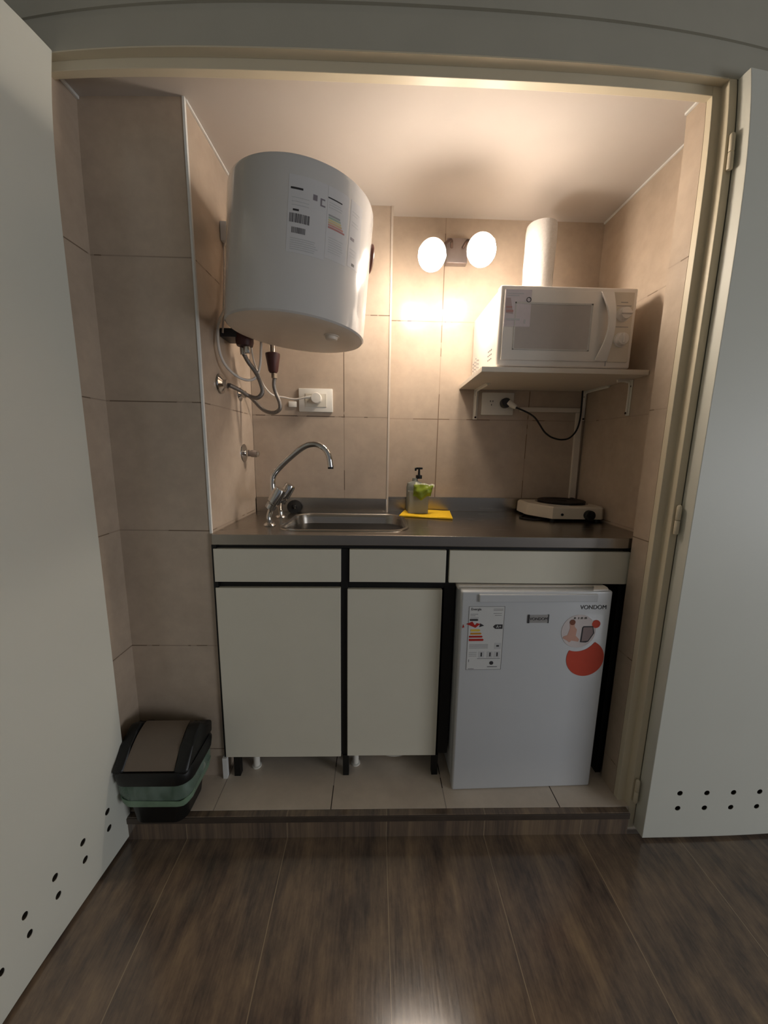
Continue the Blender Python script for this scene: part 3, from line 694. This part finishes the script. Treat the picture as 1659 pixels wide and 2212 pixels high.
# ------------------------------------------------------------------ double spotlight
sp = thing('double_wall_light', 'brushed metal wall light with two glowing bulbs above the worktop', 'light', (.301, .61, 1.914))
obj('wall_plate', bx(-.040, .040, -.030, 0, -.043, .043, bev=.003), plain('satin nickel', (150, 138, 134), .35, .7), sp, smooth=True)
for sx, bc, r_ in ((-1, Vector((-.124, -.250, -.121)), .0440), (1, Vector((.0360, -.250, -.102)), .0450)):
    d = Vector((0.10, .90, .42)).normalized(); tip = bc + d * r_ * .82      # socket hides behind its bulb, carried by a thin arm
    b = N(); lathe(b, [(.024, 0), (.024, .030), (.016, .036), (0, .036)], tip, axis=d, seg=24, closed=False)
    tube(b, [(sx * .020, -.026, .010), (sx * .034, -.060, .020), tip + d * .060 + Vector((-sx * .012, 0, .004)), tip + d * .030], .0055, 12)
    so = obj('lamp_socket', b, plain('bronzed metal', (92, 74, 66), .45, .5), sp, smooth=True)
    b = N(); prof = []
    for k in range(17):
        t = math.pi * k / 16; h = -math.cos(t) * (r_ * 1.11); rr = math.sin(t) * r_
        prof.append((max(rr, 0), h))
    prof[0] = (0, prof[0][1]); prof[-1] = (0, prof[-1][1])
    lathe(b, prof, bc, axis=Vector((sx * .12, -.48, -.87)), seg=32, closed=False); obj('bulb', b, M['bulb'], so, smooth=True, label='glowing white bulb')
    b = N(); capax = Vector((-sx * .22, .34, .91)).normalized(); cp_ = []  # added dim shell, holds bulb light back from ceiling and wall
    for k in range(9):
        t = math.radians(84) * k / 8; cp_.append((math.sin(t) * r_ * 1.035, math.cos(t) * r_ * 1.15))
    for k in range(8, -1, -1):
        t = math.radians(84) * k / 8; cp_.append((math.sin(t) * r_ * 1.01, math.cos(t) * r_ * 1.125))
    cp_[0] = (0, cp_[0][1]); cp_[-1] = (0, cp_[-1][1])
    lathe(b, cp_, bc, axis=capax, seg=32, closed=False); obj('bulb_light_shield', b, M['shield_glow'], so, smooth=True, label='added dim shell shielding ceiling and wall from the bulb')

# ------------------------------------------------------------------ sockets, plugs, cords, trunking
so = thing('wall_socket', 'white wall socket plate under the water heater', 'socket', (-.2315, .55, 1.358))
obj('plate', bx(-.0655, .0655, -.009, 0, -.0445, .0435, bev=.003), M['plastic'], so, smooth=True)
obj('module', bx(-.040, .042, -.011, -.008, -.026, .024, bev=.0012), plain('warm white plastic', (214, 208, 194), .4), so)
pl = thing('plug', 'white round plug in the socket under the water heater', 'plug', (-.226, .539, 1.363))
b = N(); lathe(b, [(.017, 0), (.020, .004), (.0205, .020), (.018, .028), (0, .029)], (0, 0, 0), axis=(0, -1, 0), seg=28); obj('plug_body', b, M['plastic'], pl, smooth=True)
b = N(); tube(b, [(-.012, -.018, .004), (-.030, -.020, .002), (-.052, -.018, -.001)], .005, 12, radii=(.0075, .0035)); obj('cord_grip', b, M['plastic'], pl, smooth=True)
b = N(); tube(b, [(-.276, .521, 1.362), (-.310, .520, 1.357), (-.345, .515, 1.362), (-.385, .50, 1.368), (-.405, .47, 1.392), (-.415, .44, 1.425), (-.420, .40, 1.470), (-.412, .35, 1.515)], .0032, 8)
tag(obj('power_cord', b, M['cablew'], smooth=True), 'thin white cord from the left socket plug up to the water heater', 'cord')
b = N(); box(b, -.338, -.306, .5435, .5495, 1.330, 1.352, bev=.003); tag(obj('cable_clip', b, M['plastic'], smooth=True), 'small clear cable clip on the tiles left of the left socket', 'clip')

s2 = thing('wall_socket', 'white double wall socket plate under the wall shelf', 'socket', (.500, .61, 1.3635))
obj('plate', bx(-.0655, .0655, -.010, 0, -.0445, .0445, bev=.003), M['plastic'], s2, smooth=True)
b = N()
for dx, dz, a in ((-.031, .010, .4), (-.021, .010, -.4), (-.026, -.004, 0)): box(b, dx - .0012, dx + .0012, -.0112, -.0095, dz - .003, dz + .003)
obj('pin_holes', b, M['ink'], s2)
p2 = thing('plug', 'black round plug in the socket under the wall shelf', 'plug', (.5265, .5985, 1.3655))
b = N(); lathe(b, [(.019, 0), (.0195, .004), (.0195, .022), (.017, .025), (0, .025)], (0, 0, 0), axis=(0, -1, 0), seg=32); obj('plug_body', b, M['dark'], p2, smooth=True)
b = N(); tube(b, [(.010, -.016, .002), (.026, -.024, -.010), (.038, -.030, -.018)], .010, 14, radii=(.014, .008)); obj('cord_grip', b, M['plastic'], p2, smooth=True, label='white cord sleeve')
b = N(); tube(b, [(.560, .570, 1.348), (.585, .560, 1.337), (.615, .560, 1.324), (.641, .560, 1.307), (.662, .560, 1.281), (.681, .560, 1.256), (.700, .560, 1.240), (.720, .560, 1.230), (.754, .560, 1.223), (.788, .562, 1.230), (.815, .566, 1.258), (.828, .570, 1.300), (.832, .575, 1.360), (.833, .580, 1.4175)], .0034, 10)
tag(obj('power_cord', b, M['rubber'], smooth=True), 'black cord hanging in a loop from the right socket plug up behind the shelf', 'cord')
b = N(); box(b, .594, .852, .598, .6095, 1.334, 1.352, bev=.0015); tag(obj('cable_trunking', b, M['shelfm']), 'horizontal white cable duct below the wall shelf', 'cable duct')
b = N(); prism(b, [(.832, .9775), (.858, .9775), (.853, 1.333), (.828, 1.333)], .597, .6095, axis='Y', bev=.0015); tag(obj('cable_trunking', b, M['shelfm']), 'vertical white cable duct in the back right corner above the hot plate', 'cable duct')

# ------------------------------------------------------------------ water heater
AX = Vector((math.sin(.081), 0, 1)).normalized(); HC = Vector((-.226, .175, 1.492)); HR = .19; HH = .333
U = Vector((0, 1, 0)).cross(AX).normalized(); V = AX.cross(U)
wh = thing('water_heater', 'large white cylindrical water heater hanging on the left wall', 'water heater', HC)
def hs_(deg, h, r=HR):
    a = math.radians(deg); return (U * math.cos(a) + V * math.sin(a)) * r + AX * h
b = N(); lathe(b, [(.186, .0), (HR, .004), (HR, HH - .016), (.187, HH - .006), (.178, HH), (.10, HH + .006), (0, HH + .008)], (0, 0, 0), axis=AX, seg=96, closed=False)
tank = obj('tank', b, M['heater'], wh, smooth=True)
b = N(); lathe(b, [(0, -.004), (.150, -.004), (.183, -.001), (.186, .001), (.186, .004), (0, .004)], (0, 0, 0), axis=AX, seg=96, closed=False); obj('bottom_cover', b, M['cover'], wh, smooth=True)
b = N(); lathe(b, [(.021, -.003), (.021, -.006), (.017, -.007), (.016, -.014), (.013, -.016), (0, -.016)], V * -.045 + U * .105, axis=AX, seg=28, closed=False); obj('thermostat_knob', b, M['cover'], wh, smooth=True)
b = N()
def ocirc(c, a, r, d, mat, nm, par): pass
gc = hs_(12, .235, HR); ga = (U * math.cos(math.radians(12)) + V * math.sin(math.radians(12)))
b = N(); lathe(b, [(.036, -.004), (.036, .005), (.033, .008), (0, .008)], gc, axis=ga, seg=32, closed=False); obj('temperature_gauge', b, plain('brown tinted gauge', (110, 72, 62), .3), wh, smooth=True)
# wall bracket blocks
b = N(); box(b, -.2575, -.165, .155, .215, .352 - .0, .405 - .0); 
for v in b.verts: v.co.z -= .040
obj('wall_mount', b, M['appl'], wh)
b = N(); box(b, -.2575, -.180, .11, .19, .02, .045); obj('wall_mount', b, M['dark'], wh)
b = N(); tube(b, [(-.2555, .175, .318), (-.2515, .150, .200), (-.2475, .105, .030)], .003, 8); obj('mount_strap', b, M['cablew'], wh, smooth=True)
b = N(); box(b, -.2575, -.200, .02, .035, .05, .300); 
b.free()
def patch(bm, d0, d1, h0, h1, off=.0006, shear=0.0):
    n = max(2, int(abs(d1 - d0) / 2)); A = []
    for i in range(n + 1):
        d = d0 + (d1 - d0) * i / n
        A.append([bm.verts.new(hs_(d, h0, HR - .0004)), bm.verts.new(hs_(d, h1, HR - .0004)), bm.verts.new(hs_(d, h1, HR + off)), bm.verts.new(hs_(d, h0, HR + off))])
    for a, c in zip(A, A[1:]):
        for k in range(4): bm.faces.new((a[k], a[(k + 1) % 4], c[(k + 1) % 4], c[k]))
    bm.faces.new(A[0][::-1]); bm.faces.new(A[-1])
b = N(); patch(b, -88, -61.5, .128, .285, .0003); patch(b, -61.3, -44, .135, .285, .0003); patch(b, -42, -29, .14, .285, .0003); lb = obj('rating_label', b, plain('white label film', (208, 206, 206), .2, var=.005), tank, smooth=True)
b = N(); patch(b, -86.5, -78.3, .2565, .2605); patch(b, -84.5, -80.5, .2135, .2175); patch(b, -61, -50, .260, .2625); patch(b, -37.5, -34.5, .145, .151)
obj('label_heading', b, M['ink'], lb)
b = N(); random.seed(3)
d = -86.6
while d < -74: w_ = random.uniform(.25, .9); patch(b, d, d + w_, .190, .2085); d += w_ + random.uniform(.2, .6)
d = -84.8
while d < -75.5: w_ = random.uniform(.2, .7); patch(b, d, d + w_, .1685, .1805); d += w_ + random.uniform(.15, .4)
obj('bar_codes', b, plain('print grey dark', (92, 90, 92), .5), lb)
b = N()
for h in (.157, .1525, .148, .1435, .139, .1345): patch(b, -85.5, -66 - random.uniform(0, 3), h, h + .0017)
for h in (.240, .232, .225): patch(b, -85.5, -74, h, h + .0012)
for h in (.252, .247, .242): patch(b, -60, -48 - random.uniform(0, 3), h, h + .0012)
for h in (.180, .175, .170, .165, .160, .155, .150): patch(b, -59, -47 - random.uniform(0, 2), h, h + .0012)
for h in (.262, .255, .240, .233, .18, .172, .165): patch(b, -40, -32 - random.uniform(0, 3), h, h + .0012)
obj('fine_print', b, M['ink3'], lb)
b = N(); patch(b, -71.5, -68.6, .2440, .2555); patch(b, -66.4, -62.8, .2370, .2400); patch(b, -66.4, -65.3, .2400, .2500); patch(b, -66.4, -63.2, .2500, .2530); patch(b, -40.5, -36.5, .200, .206); obj('certification_marks', b, plain('faded mark', (128, 120, 126), .5), lb)
for h, w_, m_ in ((.2245, 9, 'ink2'), (.2195, 9.6, 'grn'), (.2145, 10.2, 'yel'), (.2095, 10.8, 'amber'), (.2045, 12, 'orange'), (.1995, 13.4, 'red')):
    b = N(); patch(b, -60, -60 + w_, h, h + .0036); obj('rating_bar', b, plain('faded ' + m_, tuple(int(.45 * c + .55 * 190) for c in {'ink2': (110, 110, 110), 'grn': (120, 150, 110), 'yel': (220, 190, 80), 'amber': (210, 150, 60), 'orange': (216, 90, 60), 'red': (170, 40, 30)}[m_]), .5), lb)

# plumbing below the heater
vf = thing('safety_valve', 'dark maroon valve fitting hanging under the left rear of the water heater', 'valve', (-.418, .305, 1.50))
b = N(); lathe(b, [(.0, -.012), (.024, -.010), (.027, 0), (.027, .052), (.020, .066), (.013, .072)], (.002, 0, 0), seg=24); lathe(b, [(.010, 0), (.013, .004), (.013, .022), (0, .024)], (.024, -.008, .034), axis=(1, -.2, .1), seg=18); obj('valve_body', b, M['brownp'], vf, smooth=True)
b = N(); lathe(b, [(.009, 0), (.0095, .022), (.008, .026)], (-.004, 0, -.036), seg=18); box(b, .004, .022, -.020, -.004, -.034, -.014, bev=.002); obj('pipe_nut', b, M['chrome'], vf, smooth=True)
b = N(); tube(b, [(-.028, .004, .058), (-.010, .002, .066), (.020, 0, .070), (.052, -.004, .050)], .013, 14); obj('outlet_elbow', b, M['cover'], vf, smooth=True, label='off-white plastic elbow')
cf = thing('pipe_coupling', 'maroon cone shaped coupling on the hose hanging below the water heater', 'coupling', (-.350, .385, 1.432))
b = N(); lathe(b, [(.012, -.006), (.016, 0), (.024, .050), (.024, .056), (.012, .060)], (0, 0, 0), seg=24); obj('cone', b, M['brownp'], cf, smooth=True)
b = N(); lathe(b, [(.009, .0605), (.010, .086), (.008, .105)], (0, 0, 0), seg=18); lathe(b, [(.0075, -.026), (.011, -.024), (.011, -.008), (.008, -.006)], (.003, 0, 0), seg=6); obj('brass_nut', b, M['chrome'], cf, smooth=True, label='shiny metal nut')
def flange(name, label, y, z, r=.030, stub=.022):
    t = thing(name, label, 'pipe fitting', (-.4845, y, z))
    b = N(); lathe(b, [(0, 0), (r, .0), (r * .97, .004), (r * .55, .010), (.013, .012), (.013, stub), (0, stub)], (0, 0, 0), axis=(1, 0, 0), seg=32, closed=False); obj('escutcheon', b, M['chrome'], t, smooth=True); return t
flange('wall_flange', 'chrome pipe flange on the left wall, nearer the pilaster edge', .267, 1.368)
flange('wall_flange', 'chrome pipe flange on the left wall, further back behind the hose', .432, 1.359, r=.024)
v = flange('shutoff_valve', 'chrome stop valve with a clear knob on the left wall above the worktop', .444, 1.152, r=.034, stub=.020)
b = N(); lathe(b, [(.008, .020), (.010, .021), (.0135, .030), (.0135, .046), (.011, .050), (0, .051)], (0, 0, 0), axis=(1, 0, -.03), seg=10, closed=False); obj('knob', b, plain('grey clear acrylic', (170, 156, 146), .15, trans=.4), v, smooth=True)
b = N(); lathe(b, [(.0115, .0505), (.0115, .0540), (.008, .056), (0, .056)], (0, 0, 0), axis=(1, 0, -.03), seg=20, closed=False); obj('knob_cap', b, M['chrome'], v, smooth=True)
b = N(); tube(b, [(-.420, .305, 1.466), (-.412, .322, 1.445), (-.392, .330, 1.415), (-.377, .330, 1.379), (-.374, .330, 1.353), (-.392, .330, 1.336), (-.422, .335, 1.343), (-.440, .310, 1.356), (-.462, .280, 1.367)], .0068, 12)
tag(obj('flexible_hose', b, M['hose'], smooth=True), 'braided metal hose from the maroon valve to the wall flange nearer the pilaster', 'hose')
b = N(); tube(b, [(-.347, .385, 1.408), (-.350, .388, 1.385), (-.346, .395, 1.360), (-.336, .400, 1.332), (-.337, .403, 1.308), (-.362, .410, 1.296), (-.397, .418, 1.305), (-.427, .425, 1.332), (-.445, .430, 1.350), (-.462, .432, 1.359)], .0068, 12)
tag(obj('flexible_hose', b, M['hose'], smooth=True), 'braided metal hose drooping lowest, from the cone coupling to the rear wall flange', 'hose')
b = N(); tube(b, [(-.472, .300, 1.595), (-.474, .250, 1.535), (-.470, .232, 1.470), (-.462, .250, 1.425), (-.440, .285, 1.396), (-.412, .310, 1.388), (-.392, .330, 1.402), (-.379, .335, 1.440), (-.374, .335, 1.490), (-.368, .325, 1.532)], .0042, 10)
tag(obj('drain_tube', b, M['cablew'], smooth=True), 'white flexible tube looping beside the left wall under the water heater', 'tube')

# ------------------------------------------------------------------ swing-top bin
bn = thing('swing_bin', 'small black swing-top bin with a green liner in the left corner by the door', 'bin', (-.622, .045, ZF))
def rr3(hx, hy, r, z, dx=0, dy=0, n=6): return [(x + dx, y + dy, z) for x, y in rrect(-hx, hx, -hy, hy, r, n)]
b = N(); loft(b, [rr3(.070, .062, .030, 0), rr3(.076, .067, .032, .006), rr3(.094, .076, .034, .150), rr3(.096, .078, .034, .153), rr3(.092, .074, .032, .153), rr3(.072, .064, .03, .010)]); obj('bin_body', b, M['binb'], bn, smooth=True)
def wob(ring, amp, ph): return [(x * (1 + amp * math.sin(i * 1.9 + ph)), y * (1 + amp * math.sin(i * 1.3 + ph)), z + amp * .25 * math.sin(i * .7 + ph * .3)) for i, (x, y, z) in enumerate(ring)]
def sag(ring, d): return [(x, y, z - d * max(0, 1 - (x / .1) ** 2) * (1 if y < 0 else .3)) for x, y, z in ring]
b = N(); R1 = []
for k, (hx, hy, z) in enumerate(((.102, .081, .094), (.106, .084, .114), (.107, .085, .140), (.104, .083, .152))): R1.append(wob(rr3(hx, hy, .036, z), .010, k))
for k, (hx, hy, z) in enumerate(((.102, .081, .152), (.105, .083, .140), (.104, .082, .110), (.100, .079, .086))): R1.append(wob(rr3(hx, hy, .036, z), .010, 3 - k))
loft(b, R1, cap0=False, cap1=False); lin_ = obj('bin_liner', b, M['bag'], bn, smooth=True, label='pale green translucent liner folded over the rim')
b = N(); R1 = []
for k, (hx, hy, z) in enumerate(((.094, .076, .080), (.1000, .081, .081), (.104, .084, .092), (.105, .0845, .104))): R1.append(sag(wob(rr3(hx, hy, .036, z), .012, k + 1), .014))
for k, (hx, hy, z) in enumerate(((.103, .083, .104), (.102, .0825, .092), (.096, .078, .084))): R1.append(sag(wob(rr3(hx, hy, .036, z), .012, 4 - k), .014))
loft(b, R1, cap0=False, cap1=False); obj('liner_cuff', b, plain('pale green film', (120, 146, 122), .35, var=.15, scale=25, bump=.4), lin_, smooth=True)
b = N(); loft(b, [rr3(.104, .084, .038, .150), rr3(.109, .090, .040, .152), rr3(.112, .092, .040, .178), rr3(.106, .088, .038, .192), rr3(.100, .083, .036, .190), rr3(.102, .082, .036, .152)])
hood = obj('lid_rim', b, M['binb'], bn, smooth=True)
prof_c = [(-.086, .182), (-.086, .196), (-.040, .238), (-.008, .262), (.012, .270), (.030, .262), (.050, .236), (.072, .228), (.090, .222), (.086, .182)]
b = N(); prism(b, prof_c, .066, .104, axis='X', bev=.009); obj('lid_cheek', b, M['binb'], hood, smooth=True)
b = N(); prism(b, prof_c, -.104, -.074, axis='X', bev=.009); obj('lid_cheek', b, M['binb'], hood, smooth=True)
obj('lid_back', prism(N(), [(.030, .190), (.034, .250), (.055, .232), (.084, .190)], -.076, .068, axis='X'), M['binb'], hood, smooth=True)
b = N(); fl = []
for k in range(13):
    t = k / 12; y = -.080 + .112 * t; z = .192 + .070 * math.sin(t * math.pi / 2) ** .9
    fl.append([(-.0745 + .006 * t, y, z), (.0665 - .004 * t, y, z), (.0665 - .004 * t, y + .004, z - .006), (-.0745 + .006 * t, y + .004, z - .006)])
loft(b, fl); obj('swing_flap', b, M['flap'], bn, smooth=True, label='taupe curved flap')

# repeats of one kind share a group
for base, grp in (('shelf_bracket', 'brackets under the wall shelf'), ('wall_flange', 'pipe flanges on the left wall'), ('power_cord', 'power cords'), ('wall_socket', 'wall sockets on the back wall'),
                  ('plug', 'plugs in the wall sockets'), ('flexible_hose', 'braided hoses under the water heater'), ('cable_trunking', 'cable ducts on the back wall')):
    for o in S.objects:
        if o.parent is None and o.name.split('.')[0] == base: o['group'] = grp
